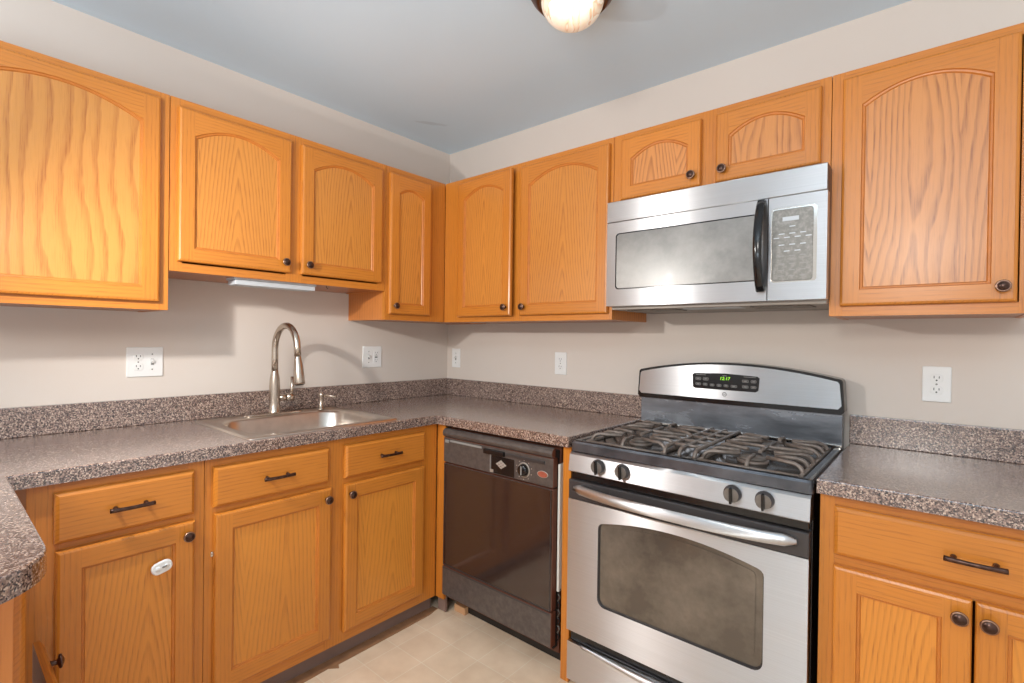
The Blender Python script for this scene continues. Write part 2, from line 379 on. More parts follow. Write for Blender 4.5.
# ------------------------------------------------------------------ hardware
def knob_mb():
    b = MB()
    b.lathe([(.0075, 0), (.0065, .004), (.0055, .010), (.0065, .014), (.0150, .0165), (.0162, .019), (.0160, .0215), (.0132, .0232), (.0120, .0222), (.0105, .0236), (.006, .0262), (.0, .0272)], M['bronze'], axis='-y', n=24,
            mats=[M['bronze']]*6+[M['copper']]+[M['bronze']]*4)
    return b
def pull_mb(L=.105):
    b = MB(); n = 15; pts = []; rs = []
    for i in range(n):
        u = i/(n-1); x = (u-.5)*L
        pts.append((x, -.0225-.0055*math.sin(PI*u), 0)); rs.append(.0046+.0010*abs(2*u-1)**1.5)
    b.tube(pts, rs, M['bronze'], n=10, flat=1.15)
    for sx in (-1, 1): b.lathe([(.0062, 0), (.0048, .006), (.0045, .0235)], M['bronze'], c=(sx*(L/2-.017), 0, 0), axis='-y', n=14)
    return b

T = .019
def door_mb(w, h, arch=0., st=.052, rb=.050, rtop=.085, mp=None, mv=None, mh=None):
    """door leaf, x 0..w, z 0..h, back at y=0, front at y=-T; arch = rise of the top rail curve"""
    mv = mv or M['oak_v']; mh = mh or M['oak_h']; mp = mp or M['oak_p']; b = MB(); N = 15
    zs = h - rtop
    def loop(e, y, inner):
        if inner:   # e = inset from the opening
            x0, x1, z0, z1 = st+e, w-st-e, rb+e, zs-e*.9
            P = [(x0, z0), (x1, z0)]
            for k in range(N):
                u = k/(N-1); x = x1+(x0-x1)*u
                P.append((x, z1+arch*(1-(2*u-1)**2)))
        else:
            P = [(e, e), (w-e, e)]
            for k in range(N):
                u = k/(N-1); P.append((w-e+(2*e-w)*u, h-e))
        return [(x, y, z) for x, z in P]
    # outer edge: rounded over
    b.loops([loop(0, 0, 0), loop(0, -T+.007, 0), loop(.0025, -T+.0025, 0), loop(.008, -T, 0)], mv, cap0=mv)
    e = .008
    z_at = lambda x: None
    yf = -T
    b.poly([(e, yf, e), (st, yf, e), (st, yf, h-e), (e, yf, h-e)], mv)
    b.poly([(w-st, yf, e), (w-e, yf, e), (w-e, yf, h-e), (w-st, yf, h-e)], mv)
    b.poly([(st, yf, e), (w-st, yf, e), (w-st, yf, rb), (st, yf, rb)], mh)
    A = loop(0, yf, 1)[2:]
    for k in range(N-1):
        p, q = A[k], A[k+1]
        b.poly([(p[0], yf, h-e), (q[0], yf, h-e), q, p], mh)
    # inner sticking profile and recessed panel
    b.loops([loop(0, yf, 1), loop(.002, yf+.004, 1), loop(.0065, yf+.0048, 1), loop(.009, yf+.0085, 1)], M['oak_bead'])
    b.loops([loop(.009, yf+.0085, 1)], mp, cap1=mp)
    return b
def slab_mb(w, h):
    b = MB(); mh = M['oak_h']
    R_ = lambda e, y: [(e, y, e), (w-e, y, e), (w-e, y, h-e), (e, y, h-e)]
    b.loops([R_(0, 0), R_(0, -.010), R_(.0025, -.0135), R_(.010, -T)], mh, cap0=mh, cap1=mh)
    return b

# ------------------------------------------------------------------ wall cabinets
def wall_cabinet(label, loc, rz, W, H, doors, D=.321, rail=.030, stiles=None, group=None, side='oak_side'):
    """origin at lower left of the back; doors: list of (x0, x1, z0, z1, knob side, material, swing)"""
    r = thing('wall_cabinet', label, 'wall cabinet', loc, rz, group)
    g = .0004; c = MB(); fd = D-.019; s_ = M[side]
    c.box(g, .016, -fd, -.001, 0, H, s_); c.box(W-.016, W-g, -fd, -.001, 0, H, s_)
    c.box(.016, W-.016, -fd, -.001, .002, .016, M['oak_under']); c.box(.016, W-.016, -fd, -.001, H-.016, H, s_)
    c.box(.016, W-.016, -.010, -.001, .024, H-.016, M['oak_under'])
    c.build('carcass', r)
    f = MB(); y0, y1 = -fd-.0003, -D
    st = stiles or [(0, .035), (W-.035, W)]
    for a, b_ in st: f.box(max(a, g), min(b_, W-g), y0, y1, 0, H, M['oak_v'], .001)
    for a, b_ in zip(st[:-1], st[1:]):
        f.box(a[1], b_[0], y0, y1-(-.0004), 0, rail, M['oak_h']); f.box(a[1], b_[0], y0, y1+.0004, H-rail, H, M['oak_h'])
    f.build('face_frame', r)
    for x0, x1, z0, z1, ks, mp, sw in doors:
        w_, h_ = x1-x0, z1-z0; short = h_ < .4
        st_ = .050 if not short else .045
        hinge_right = ks < 0
        d = door_mb(w_, h_, arch=min(.055, w_*.12) if not short else .042, st=st_, rb=.048, rtop=.093 if not short else .085, mp=M[mp])
        if sw:
            # a door standing slightly ajar, hinged on its left edge
            o = d.build('door', r, (x0, -D-.0012, z0), (0, 0, -sw)); 
        else: o = d.build('door', r, (x0, -D-.0012, z0))
        k = knob_mb(); kx = (w_-.028) if ks > 0 else .028
        k.build('knob', o, (kx, -T, .040))
    return r
L90 = PI/2
UB, UT = 1.355, 2.109
# left wall (local x runs towards the corner, so world y = origin y + x)
wall_cabinet('large oak wall cabinet at the far left, one arched door with bold wavy grain', (0, -2.207, UB), L90, .597, UT-UB,
             [(.038, .567, .027, .730, -1, 'oak_wide', 0)])
wall_cabinet('short double-door oak wall cabinet above the kitchen sink', (0, -1.6085, 1.495), L90, .900, UT-1.495,
             [(.022, .428, .036, .582, 1, 'oak_p', 0), (.472, .874, .036, .582, -1, 'oak_p', 0)], stiles=[(0, .040), (.415, .485), (.860, .900)])
wall_cabinet('narrow single-door oak wall cabinet in the corner left of the corner line', (0, -.7075, UB), L90, .7065, UT-UB,
             [(.018, .276, .030, .722, -1, 'oak_p', 0)], stiles=[(0, .035), (.250, .3855)])
# back wall
wall_cabinet('tall two-door oak wall cabinet between the room corner and the microwave', (.3225, 0, UB), 0, 1.032, UT-UB,
             [(.118, .508, .026, .728, 1, 'oak_p', .055), (.545, 1.017, .026, .728, -1, 'oak_p', 0)], stiles=[(0, .135), (.49, .56), (.995, 1.032)])
wall_cabinet('low two-door oak wall cabinet directly over the microwave', (1.3555, 0, 1.8195), 0, .7635, UT-1.8195,
             [(.038, .360, .018, .262, 1, 'oak_pink', 0), (.413, .738, .018, .262, -1, 'oak_pink', 0)], rail=.022, stiles=[(0, .045), (.35, .42), (.730, .7635)])
wall_cabinet('single-door oak wall cabinet at the right edge, right of the microwave', (2.120, 0, UB), 0, .457, UT-UB,
             [(.030, .418, .030, .728, 1, 'oak_pink', 0)])

# ------------------------------------------------------------------ base cabinets
def base_cabinet(label, loc, rz, W, H, drawers, doors, D=.612, z0=.067, stiles=None, midz=.70, sides=(True, True), kick=True):
    r = thing('base_cabinet', label, 'base cabinet', loc, rz)
    g = .0004; c = MB(); fd = D-.019; s_ = M['oak_side']
    c.box(g, .016, -fd, -.001, z0, H, s_); c.box(W-.016, W-g, -fd, -.001, z0, H, s_)
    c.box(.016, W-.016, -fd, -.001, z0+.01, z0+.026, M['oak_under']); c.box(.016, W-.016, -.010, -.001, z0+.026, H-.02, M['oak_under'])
    c.build('carcass', r)
    f = MB(); y0, y1 = -fd-.0003, -D
    st = stiles or [(0, .035), (W-.035, W)]
    for a, b_ in st: f.box(max(a, g), min(b_, W-g), y0, y1, z0, H, M['oak_v'], .001)
    for a, b_ in zip(st[:-1], st[1:]):
        for za, zb in ((z0, z0+.062), (midz-.012, midz+.024), (H-.030, H)): f.box(a[1], b_[0], y0, y1+.0004, za, zb, M['oak_h'])
    f.build('face_frame', r)
    if kick:
        k = MB(); k.box(g, W-g, -.57, -.582, .0025, z0+.012, M['kick']); k.box(.02, .04, -.57, -.03, .0025, z0+.01, s_); k.box(W-.04, W-.02, -.57, -.03, .0025, z0+.01, s_)
        tag(k.build('toe_kick', r), 'taupe vinyl toe kick')
    for x0, x1, za, zb, pl in drawers:
        o = slab_mb(x1-x0, zb-za).build('drawer', r, (x0, -D-.0012, za))
        if pl: pull_mb().build('pull', o, ((x1-x0)/2, -T, (zb-za)/2))
    for x0, x1, za, zb, ks in doors:
        w_ = x1-x0
        o = door_mb(w_, zb-za, arch=0, st=.052, rb=.055, rtop=.055, mp=M['oak_b']).build('door', r, (x0, -D-.0012, za))
        if ks: knob_mb().build('knob', o, ((w_-.022) if ks > 0 else .022, -T, zb-za-.040))
    return r
BH = .8745
b1 = base_cabinet('oak base cabinet left of the sink, one drawer over one door', (0, -1.9955, 0), L90, .410, BH,
             [(.052, .379, .712, .848, True)], [(.056, .380, .112, .692, 1)], stiles=[(0, .065), (.365, .410)])
b2 = base_cabinet('double-door oak sink base cabinet with two false drawer fronts', (0, -1.5850, 0), L90, .970, BH,
             [(.022, .422, .716, .846, True), (.488, .888, .716, .846, True)], [(.026, .432, .112, .694, 1), (.489, .885, .112, .692, -1)], stiles=[(0, .04), (.415, .505), (.875, .970)])
# small catch plate showing beside the sink door, and the child lock pad on the door left of it
hb = MB(); hb.box(-.004, .004, -.005, 0, -.008, .008, M['chrome'], .001); hb.lathe([(.003, 0), (.003, .008), (0, .009)], M['chrome'], c=(0, 0, .004), axis='-y', n=10)
tag(hb.build('hinge', b2, (.022, -.6125, .565)), 'small metal hinge tip')
lk = MB(); plate(lk, rrect(-.027, .027, -.018, .018, .0170, 6), 0, -.007, M['white'], .003)
for a in (-.011, .011): lk.lathe([(.0075, .007), (.007, .0082), (.0, .0084)], M['white'], c=(a, 0, 0), axis='-y', n=16)
plate(lk, rrect(.0, .012, -.002, .003, .001, 2), -.007, -.0095, M['grayp'], .0005)
o = lk.build('child_lock', None, (.6348, -1.705, .578), (0, 0, L90)); o.rotation_euler = (0, math.radians(-14), L90)
o.rotation_mode = 'XYZ'
tag(o, 'white oval plastic child lock pad stuck on the door left of the sink', 'child lock')
base_cabinet('oak base cabinet right of the range, wide drawer over two doors', (2.1500, 0, 0), 0, .607, BH,
             [(.034, .573, .722, .848, True)], [(.034, .302, .112, .694, 1), (.307, .573, .112, .694, -1)])
# corner filler and end panel around the dishwasher
fb = MB(); fb.box(.6125, .6675, -.598, -.612, .067, BH, M['oak_v'], .001); fb.box(.6135, .6665, -.588, -.5975, .003, .08, M['kick'])
tag(fb.build('filler_strip'), 'narrow upright oak filler strip between corner and dishwasher', 'filler strip')
fb = MB(); fb.box(1.325, 1.3545, -.02, -.595, .001, BH, M['oak_side']); fb.box(1.3225, 1.3575, -.5955, -.614, .001, BH, M['oak_v'], .001)
tag(fb.build('end_panel'), 'slim upright oak end panel between dishwasher and range', 'end panel')

# peninsula base: end panel, carcass and a drawer pulled slightly open
r = thing('peninsula_cabinet', 'oak peninsula base cabinet under the rounded counter at the left edge', 'base cabinet', (.66, -2.065, 0))
c = MB(); c.box(.50, .520, -.60, 0, .003, BH, M['oak_side'], .001); c.box(0, .016, -.60, -.02, .067, BH, M['oak_side']); c.box(.016, .5, -.60, -.584, .067, BH, M['oak_side']); c.box(.016, .5, -.583, -.02, .07, .085, M['oak_under'])
c.build('carcass', r)
f = MB(); f.box(0, .04, -.019, 0, .067, BH, M['oak_v']); f.box(.46, .4995, -.019, 0, .067, BH, M['oak_v'])
for za, zb in ((.067, .12), (.53, .56), (.845, BH)): f.box(.04, .46, -.019, -.0004, za, zb, M['oak_h'])
f.build('face_frame', r)
d = slab_mb(.44, .26)
dr = d.build('drawer', r, (.475, .0012, .575), (0, 0, PI)); 
x = MB(); x.box(.02, .445, -.4, -.02, .14, .53, M['darkvoid']); x.build('drawer_shade_block', r)  # solid block, shade inside the open drawer painted dark
ob = slab_mb(.44, .385).build('drawer', r, (.475, .075, .120), (0, 0, PI))
knob_mb().build('knob', ob, (.34, -T, .365))

# ------------------------------------------------------------------ countertops
def rounded_poly(P, rad, n=8):
    out = []
    for i, p in enumerate(P):
        r_ = rad.get(i, 0)
        if not r_: out.append(p); continue
        a = Vector(P[i-1])-Vector(p); b = Vector(P[(i+1) % len(P)])-Vector(p); a.normalize(); b.normalize()
        c = Vector(p)+(a+b)*r_
        s0 = Vector(p)+a*r_-c; s1 = Vector(p)+b*r_-c
        a0 = math.atan2(s0.y, s0.x); a1 = math.atan2(s1.y, s1.x); d = (a1-a0+PI) % (2*PI)-PI
        for k in range(n+1): out.append((c.x+r_*math.cos(a0+d*k/n), c.y+r_*math.sin(a0+d*k/n)))
    return out
def offset(P, e):
    n = len(P); out = []
    for i in range(n):
        p = Vector(P[i]); a = (p-Vector(P[i-1])).normalized(); b = (Vector(P[(i+1) % n])-p).normalized()
        na = Vector((-a.y, a.x)); nb = Vector((-b.y, b.x)); m_ = (na+nb); k = m_.dot(na)
        out.append(tuple(p+m_*(e/max(k, .3))))
    return out
def slab_top(P, hole, z0, z1, mat):
    b = MB(); bv = .004
    P1 = offset(P, bv*.35); P2 = offset(P, bv)
    b.loops([[(x, y, z0) for x, y in P], [(x, y, z1-bv) for x, y in P], [(x, y, z1-bv*.3) for x, y in P1], [(x, y, z1) for x, y in P2]], mat)
    if hole: b.loops([[(x, y, z1) for x, y in hole], [(x, y, z0) for x, y in hole]], mat)
    for z, outer in ((z1, P2), (z0, P)):
        bm = bmesh.new(); ed = []
        for lp in ([outer] + ([hole] if hole else [])):
            vs = [bm.verts.new((x, y, z)) for x, y in lp]
            for i in range(len(vs)): ed.append(bm.edges.new((vs[i-1], vs[i])))
        bmesh.ops.triangle_fill(bm, use_beauty=True, edges=ed); b.addbm(bm, mat); bm.free()
    return b
CT, CB, CD = .914, .8755, .637
ct = thing('countertop', 'speckled brown L-shaped laminate countertop holding the sink, with rounded peninsula end', 'countertop', (0, 0, 0))
P = [(.001, -2.66), (1.375, -2.66), (1.375, -2.032), (CD, -2.032), (CD, -CD), (1.360, -CD), (1.360, -.001), (.001, -.001)]
P = rounded_poly(P, {1: .06, 2: .13}, 10)
hole = [(x, y) for x, y in rrect(.098, .588, -1.43, -.85, .04, 5)]
slab_top(P, hole, CB, CT, M['lam']).build('worktop', ct)
bs = MB(); bs.box(.001, .021, -2.66, -.001, CT+.0003, 1.016, M['lam'], .003); bs.box(.0215, 1.360, -.021, -.001, CT+.0003, 1.016, M['lam'], .003); bs.build('backsplash', ct)
ct2 = thing('countertop', 'short speckled brown laminate countertop right of the range', 'countertop', (0, 0, 0))
slab_top([(2.1455, -CD), (2.80, -CD), (2.80, -.001), (2.1455, -.001)], None, CB, CT, M['lam']).build('worktop', ct2)
bs = MB(); bs.box(2.1455, 2.80, -.021, -.001, CT+.0003, 1.016, M['lam'], .003); bs.build('backsplash', ct2)

# ------------------------------------------------------------------ sink
sk = thing('kitchen_sink', 'stainless steel drop-in sink with one wide bowl', 'sink', (0, 0, CT))
sb = MB(); x0, x1, y0, y1 = .072, .612, -1.452, -.828
rr = lambda a, b_, c_, d_, r_, z: [(x, y, z) for x, y in rrect(a, b_, c_, d_, r_, 8)]
bx0, bx1, by0, by1 = .170, .566, -1.405, -.875
S = [rr(x0, x1, y0, y1, .02, .0004), rr(x0+.002, x1-.002, y0+.002, y1-.002, .02, .0045), rr(x0+.008, x1-.008, y0+.008, y1-.008, .02, .0065),
     rr(x0+.016, x1-.016, y0+.016, y1-.016, .022, .0038), rr(bx0-.006, bx1+.006, by0-.006, by1+.006, .095, .0038), rr(bx0, bx1, by0, by1, .090, .0015), rr(bx0+.006, bx1-.006, by0+.006, by1-.006, .088, -.006),
     rr(bx0+.018, bx1-.018, by0+.018, by1-.018, .085, -.12), rr(bx0+.028, bx1-.028, by0+.028, by1-.028, .08, -.150), rr(bx0+.055, bx1-.055, by0+.055, by1-.055, .07, -.168), rr(.33, .41, -1.18, -1.10, .039, -.172)]
sb.loops(S, M['sink'], smooth=True, cap1=M['sink'])
sb.build('basin', sk)
db = MB(); db.lathe([(.044, 0), (.042, .003), (.034, .0035), (.030, .001), (.008, .0015), (.006, .004), (0, .005)], M['chrome'], c=(.37, -1.14, -.1715)); db.build('drain', sk)
# faucet
fy = -1.145; fx = .120; zz = CT+.0045
fa = thing('faucet', 'tall brushed nickel gooseneck pull-down faucet at the back of the sink', 'faucet', (fx, fy, zz))
pb = MB()
pl_ = [(x, y) for x, y in rrect(-.026, .026, -.128, .128, .0255, 8)]
pb.loops([[(x, y, 0) for x, y in pl_], [(x, y, .004) for x, y in pl_], [(x*.93, y*.985, .007) for x, y in pl_]], M['nickel'], cap0=M['nickel'], cap1=M['nickel']); pb.build('deck_plate', fa)
bb = MB(); bb.lathe([(.027, .0072), (.0265, .012), (.0235, .016), (.0225, .06), (.0225, .125), (.0205, .16), (.0155, .188), (.0135, .20)], M['nickel'], n=28); bb.build('body', fa)
gz = .292; rad = .104; pts = [(0, 0, .197), (0, 0, .25), (0, 0, gz)]
for k in range(1, 15):
    a = PI - PI*k/14*.97; pts.append((rad+rad*math.cos(a), 0, gz+rad*math.sin(a)))
e = Vector(pts[-1]); pts.append(tuple(e+Vector((.004, 0, -.035))))
gb = MB(); gb.tube(pts, .0140, M['nickel'], n=16); gb.build('spout', fa)
q0 = Vector(pts[-1]); ax = Vector((.16, 0, -1)).normalized()
hb = MB(); hs = [(0, .0115), (.004, .0135), (.012, .014), (.035, .0175), (.075, .0205), (.112, .0220), (.120, .0200)]
hb.tube([tuple(q0+ax*h) for h, r_ in hs], [r_ for h, r_ in hs], M['nickel'], n=20); 
hd = hb.build('spray_head', fa)
nb = MB(); nb.tube([tuple(q0+ax*.1202), tuple(q0+ax*.123)], .016, M['slot'], n=16); nb.build('nozzle', hd)
hb = MB(); hb.tube([(0, .020, .072), (.003, .050, .072)], .0145, M['nickel'], n=16); hb.tube([(.003, .0505, .072), (.006, .084, .072)], .0165, M['nickel'], n=16)
hb.tube([(.006, .074, .080), (.007, .076, .11), (.004, .078, .165)], [.0078, .0075, .0068], M['nickel'], n=12); hb.build('handle', fa)
# soap dispenser
sd = thing('soap_dispenser', 'small brushed nickel soap dispenser pump right of the faucet', 'soap dispenser', (.126, -.925, zz))
b = MB(); b.lathe([(.016, 0), (.0155, .004), (.0100, .007), (.0098, .06), (.0112, .064), (.0112, .078), (.004, .083), (0, .084)], M['nickel'], n=18); b.build('body', sd)
b = MB(); b.tube([(.006, .004, .066), (.035, .028, .066), (.058, .046, .061)], [.006, .0055, .005], M['nickel'], n=10); b.build('nozzle', sd)

# ------------------------------------------------------------------ dishwasher
dw = thing('dishwasher', 'glossy dark brown built-in dishwasher between the corner and the range', 'dishwasher', (.6800, -.612, 0))
DWW = .6315
b = MB(); b.box(.004, DWW-.012, .02, .58, .075, .862, M['dwside']); b.box(.01, DWW-.02, -.005, .02, .10, .850, M['darkvoid']); b.box(DWW-.012, DWW-.003, -.001, .3, .32, .80, M['foam']); b.box(.03, .05, .12, .5, .001, .075, M['dkgray']); b.box(DWW-.06, DWW-.04, .12, .5, .001, .075, M['dkgray']); b.build('tub', dw)
# top rolled bezel and control panel
YB = -.026
b = MB(); 
prof = [(0, .826), (-.013, .826), (-.019, .832), (-.022, .842), (-.019, .852), (-.010, .860), (0, .862)]
b.loops([[(x, YB+.014+y, z) for y, z in prof] for x in (.006, DWW-.018)], M['dwpanel'], cap0=M['dwside'], cap1=M['dwside'])
b.build('top_bezel', dw)
b = MB()
plate(b, rrect(.006, DWW-.016, .712, .824, .006, 4), 0, YB, M['dwside'], .002, M['dwpanel'])
cp = b.build('control_panel', dw)
b = MB(); b.box(.05, .245, YB-.004, YB-.0002, .806, .815, M['grayp'], .0015); b.box(.02, .044, YB-.006, YB-.0002, .800, .814, M['grayp'], .002); b.box(.262, .375, YB-.012, YB-.0002, .792, .812, M['black'], .003); b.box(.380, .575, YB-.006, YB-.0002, .797, .809, M['dkgray'], .002); b.build('latch_handle', cp)
b = MB(); b.box(.292, .296, YB-.001, YB-.0002, .722, .790, M['grayp']); b.box(.294, .312, YB-.002, YB-.0002, .718, .730, M['dwtext']); plate(b, rrect(.30, .425, .716, .788, .004, 3), YB-.0001, YB-.0008, M['black'], .0005); b.build('dark_inlay', cp)
b = MB(); b.lathe([(.030, 0), (.030, .002), (.0245, .0025), (.0245, .001)], M['dwtext'], c=(.474, YB-.0002, .757), axis='-y'); b.lathe([(.024, .0), (.022, .014), (.019, .017), (0, .0175)], M['black'], c=(.474, YB-.0005, .757), axis='-y', n=24); b.box(.471, .477, YB-.020, YB-.0175, .740, .774, M['grayp'], .001); b.build('timer_knob', cp)
for k in range(10):
    a = 2*PI*k/10+.3
    b = MB(); b.box(-.002, .002, YB-.0008, YB-.0002, -.002, .002, M['dwtext']); b.build('dial_mark', cp, (.474+.039*math.cos(a), 0, .757+.037*math.sin(a)))
b = MB(); n = 28; b.loops([[(.566+.026*s_*math.cos(2*PI*k/n), y, .757+.013*s_*math.sin(2*PI*k/n)) for k in range(n)] for s_, y in ((1, YB-.0002), (1, YB-.0015), (.86, YB-.0022))], M['dwtext'], cap1=M['badge']); b.build('badge', cp)
b = MB()  # quilted diamond emblem
for k in range(-1, 2):
    for j in range(-1, 2):
        if True: 
            cx_, cz_ = .354+(k-j)*.0100, .757+(k+j)*.0062
            b.loops([[(cx_+dx*.0092*s_, y, cz_+dz*.0056*s_) for dx, dz in ((1, 0), (0, 1), (-1, 0), (0, -1))] for s_, y in ((1, YB-.0009), (.5, YB-.0018))], M['dwtext'], cap1=M['dwtext'])
b.build('emblem', cp)
b = MB(); plate(b, rrect(.008, DWW-.016, .248, .708, .004, 3), 0, YB, M['dwside'], .002, M['dwdoor']); dd = b.build('door', dw)
b = MB(); 
for z in (.250, .705): b.box(.012, DWW-.024, YB-.0015, YB-.0001, z-.002, z+.002, M['dkgray'])
for x_ in (.013, DWW-.026): b.box(x_-.001, x_+.0015, YB-.0015, YB-.0001, .252, .703, M['dkgray'])
tag(b.build('door_trim', dd), 'thin grey edge trim')
b = MB(); plate(b, rrect(.008, DWW-.016, .112, .243, .004, 3), 0, YB-.002, M['dwside'], .002, M['dwpanel']); b.box(.012, DWW-.024, YB-.004, YB-.0022, .234, .240, M['dkgray']); tag(b.build('access_panel', dw), 'lower access panel, dusty dark grey')
b = MB(); b.box(.02, DWW-.004, .082, .090, .002, .116, M['slot']); b.build('toe_kick', dw)
b = MB(); 
for k in range(7): b.tube([(DWW-.010, .004, .13+.03*k), (DWW-.004, .012, .145+.03*k), (DWW-.011, .006, .16+.03*k)], .003, M['filter' if k % 2 else 'black'], n=6)
b.build('hoses', dw)

# ------------------------------------------------------------------ gas range
RX, RW = 1.3710, .7660
rg = thing('gas_range', 'freestanding stainless steel gas range with four knobs and arched oven window', 'range', (RX, 0, 0))
FY = -.640
b = MB(); b.box(.004, RW-.004, -.60, -.03, .02, .895, M['black'], .002); b.box(.006, RW-.006, -.615, -.60, .03, .86, M['black'])
for x_ in (.05, RW-.05):
    for y_ in (-.56, -.08): b.lathe([(.018, .0005), (.018, .022)], M['dkgray'], c=(x_, y_, 0), n=14)
b.build('body', rg)
# cooktop: rim, front lip and recessed well
b = MB()
lo = lambda e, z, r_: [(x, y, z) for x, y in rrect(e, RW-e, -.638+e, -.085-e*.2, r_, 5)]
b.loops([lo(0, .868, .012), lo(0, .897, .012), lo(.004, .904, .012), lo(.010, .906, .014), lo(.024, .905, .016), lo(.034, .893, .02), lo(.06, .889, .03)], M['enamel'], cap1=M['enamel'], mats=[M['lip'], M['lip']]+[M['enamel']]*4, cap0=M['enamel'])
ck = b.build('cooktop', rg)
BX = (.195, .575); BY = (-.475, -.225)
for bx_ in BX:
    for by_ in BY:
        b = MB(); s_ = 1.12 if (by_ < -.4 and bx_ > .4) else 1.
        b.lathe([(.062*s_, 0), (.060*s_, .002), (.050*s_, .004), (.048*s_, -.002)], M['chrome'], n=28); b.lathe([(.040*s_, .002), (.041*s_, .012), (.036*s_, .014), (.02*s_, .0145), (0, .0145)], M['iron'], n=28)
        o = b.build('burner', rg, (bx_, by_, .890))
        b = MB(); b.lathe([(.034*s_, .0148), (.036*s_, .018), (.033*s_, .022), (0, .0235)], M['burner'], n=28); b.build('burner_cap', o)
# grates: left and right ones with curved fingers, ladder bars in the middle
gz0, gz1 = .8925, .9240
def arc3(p0, p1, p2, n=8):
    p0, p1, p2 = Vector(p0), Vector(p1), Vector(p2); return [tuple(p0*(1-t)**2+p1*2*t*(1-t)+p2*t*t) for t in [k/n for k in range(n+1)]]
def grate(xa, xb, sign):
    b = MB(); r_ = .0062; I = M['iron']; zt = gz1
    # perimeter: front and back rails curving down to feet, side rail
    for y in (-.590, -.112):
        b.tube([(xa+.004, y, gz0+.006), (xb-.004, y, gz0+.006)], r_, I, sq=True)
    b.tube([(xa, -.590, gz0+.006), (xa, -.112, gz0+.006)], r_, I, sq=True); b.tube([(xb, -.590, gz0+.006), (xb, -.112, gz0+.006)], r_, I, sq=True)
    cx_ = (xa+xb)/2; ym = -.350
    b.tube([(xa+.01, ym, zt), (xb-.01, ym, zt)], r_, I, sq=True)
    for by_ in BY:
        for dy in (-.058, .0, .058):
            reach = .030 if dy == 0 else .018
            # fingers from the sides, arching down to the outer rail
            b.tube(arc3((xa, by_+dy*1.35, gz0+.006), (xa+.004, by_+dy*1.3, zt+.004), (xa+.045, by_+dy*1.1, zt), 7)+[(cx_-reach-.020, by_+dy*.75, zt)], r_, I, sq=True)
            b.tube(arc3((xb, by_+dy*1.35, gz0+.006), (xb-.004, by_+dy*1.3, zt+.004), (xb-.045, by_+dy*1.1, zt), 7)+[(cx_+reach+.020, by_+dy*.75, zt)], r_, I, sq=True)
    for y0_, y1_ in ((-.590, BY[0]-.035), (-.112, BY[1]+.035)):
        s_ = 1 if y1_ > y0_ else -1
        b.tube(arc3((cx_, y0_, gz0+.006), (cx_, y0_+s_*.006, zt+.004), (cx_, y0_+s_*.035, zt), 7)+[(cx_, y1_, zt)], r_, I, sq=True)
    for by_, s_ in ((BY[0], 1), (BY[1], -1)): b.tube([(cx_, ym, zt), (cx_, by_+s_*.030, zt)], r_, I, sq=True)
    return b
def grate_label(o, t): return tag(o, t)
grate_label(grate(.040, .322, 1).build('grate', rg), 'left burner grate')
grate_label(grate(.446, .728, -1).build('grate', rg), 'right burner grate')
b = MB(); I = M['iron']
for x_ in (.335, .384, .433):
    b.tube(arc3((x_, -.590, gz0+.004), (x_, -.588, gz1+.004), (x_, -.555, gz1), 6)+[(x_, -.147, gz1)]+list(reversed(arc3((x_, -.112, gz0+.004), (x_, -.114, gz1+.004), (x_, -.147, gz1), 6)))[1:], .0058, I, sq=True)
for k in range(5):
    y = -.520+k*.085; b.tube([(.328, y, gz1), (.440, y, gz1)], .0058, I, sq=True)
grate_label(b.build('grate', rg), 'middle ladder grate')
# control panel with knobs
b = MB()
pr = [(-.600, .866), (-.636, .866), (-.648, .858), (-.655, .800), (-.650, .796), (-.600, .796)]
b.loops([[(x, y, z) for y, z in pr] for x in (.003, RW-.003)], M['steel'], cap0=M['steel'], cap1=M['steel']); cp = b.build('control_panel', rg)
b = MB(); b.box(.008, RW-.008, -.640, -.60, .771, .7955, M['black'], .002); b.build('vent_gap', rg)
for kx in (.125, .217, .568, .653):
    b = MB(); b.lathe([(.0250, 0), (.0250, .003), (.0235, .006), (.0225, .014), (.021, .016), (0, .0165)], M['dkgray'], axis='-y', n=28)
    for sx in (-1, 1):   # steel faces either side of the dark grip
        hp = [(sx*(.0042+.0165*math.sin(PI*t/10)), .0200*math.cos(PI*t/10)) for t in range(11)]
        b.loops([[(x, y, z) for x, z in hp] for y in (-.0155, -.0185)], M['knobface'], cap0=M['knobface'], cap1=M['knobface'])
    b.box(-.0034, .0034, -.027, -.015, -.0235, .0235, M['black'], .0018)
    o = b.build('knob', cp, (kx, -.6515, .834)); o.rotation_euler = (math.radians(6), 0, 0)
for kx in (.125, .217, .568, .653):
    b = MB(); b.box(-.006, .006, -.6497, -.6489, .8585, .8592, M['grayp']); b.build('dial_mark', cp, (kx, 0, 0))
# oven door
DZ0, DZ1 = .226, .768; DY = -.655
def archwin(x0, x1, z0, z1, rise, r_, n=16):
    P = []
    for cx_, cz_, a0 in ((x0+r_, z0+r_, PI), (x1-r_, z0+r_, 1.5*PI)):
        for k in range(6): a = a0+.5*PI*k/5; P.append((cx_+r_*math.cos(a), cz_+r_*math.sin(a)))
    for k in range(4): a = PI*.42*k/3; P.append((x1-r_*.7+r_*.7*math.cos(a), z1-r_*.7+r_*.7*math.sin(a)))
    for k in range(1, n): u = k/n; P.append((x1-r_*.6+(x0-x1+1.2*r_)*u, z1+rise*(1-(2*u-1)**2)))
    for k in range(3, -1, -1): a = PI*.42*k/3; P.append((x0+r_*.7-r_*.7*math.cos(a), z1-r_*.7+r_*.7*math.sin(a)))
    return P
b = MB(); W0, W1 = .004, RW-.004
win = archwin(.128, .655, .352, .640, .030, .028)
outer = []
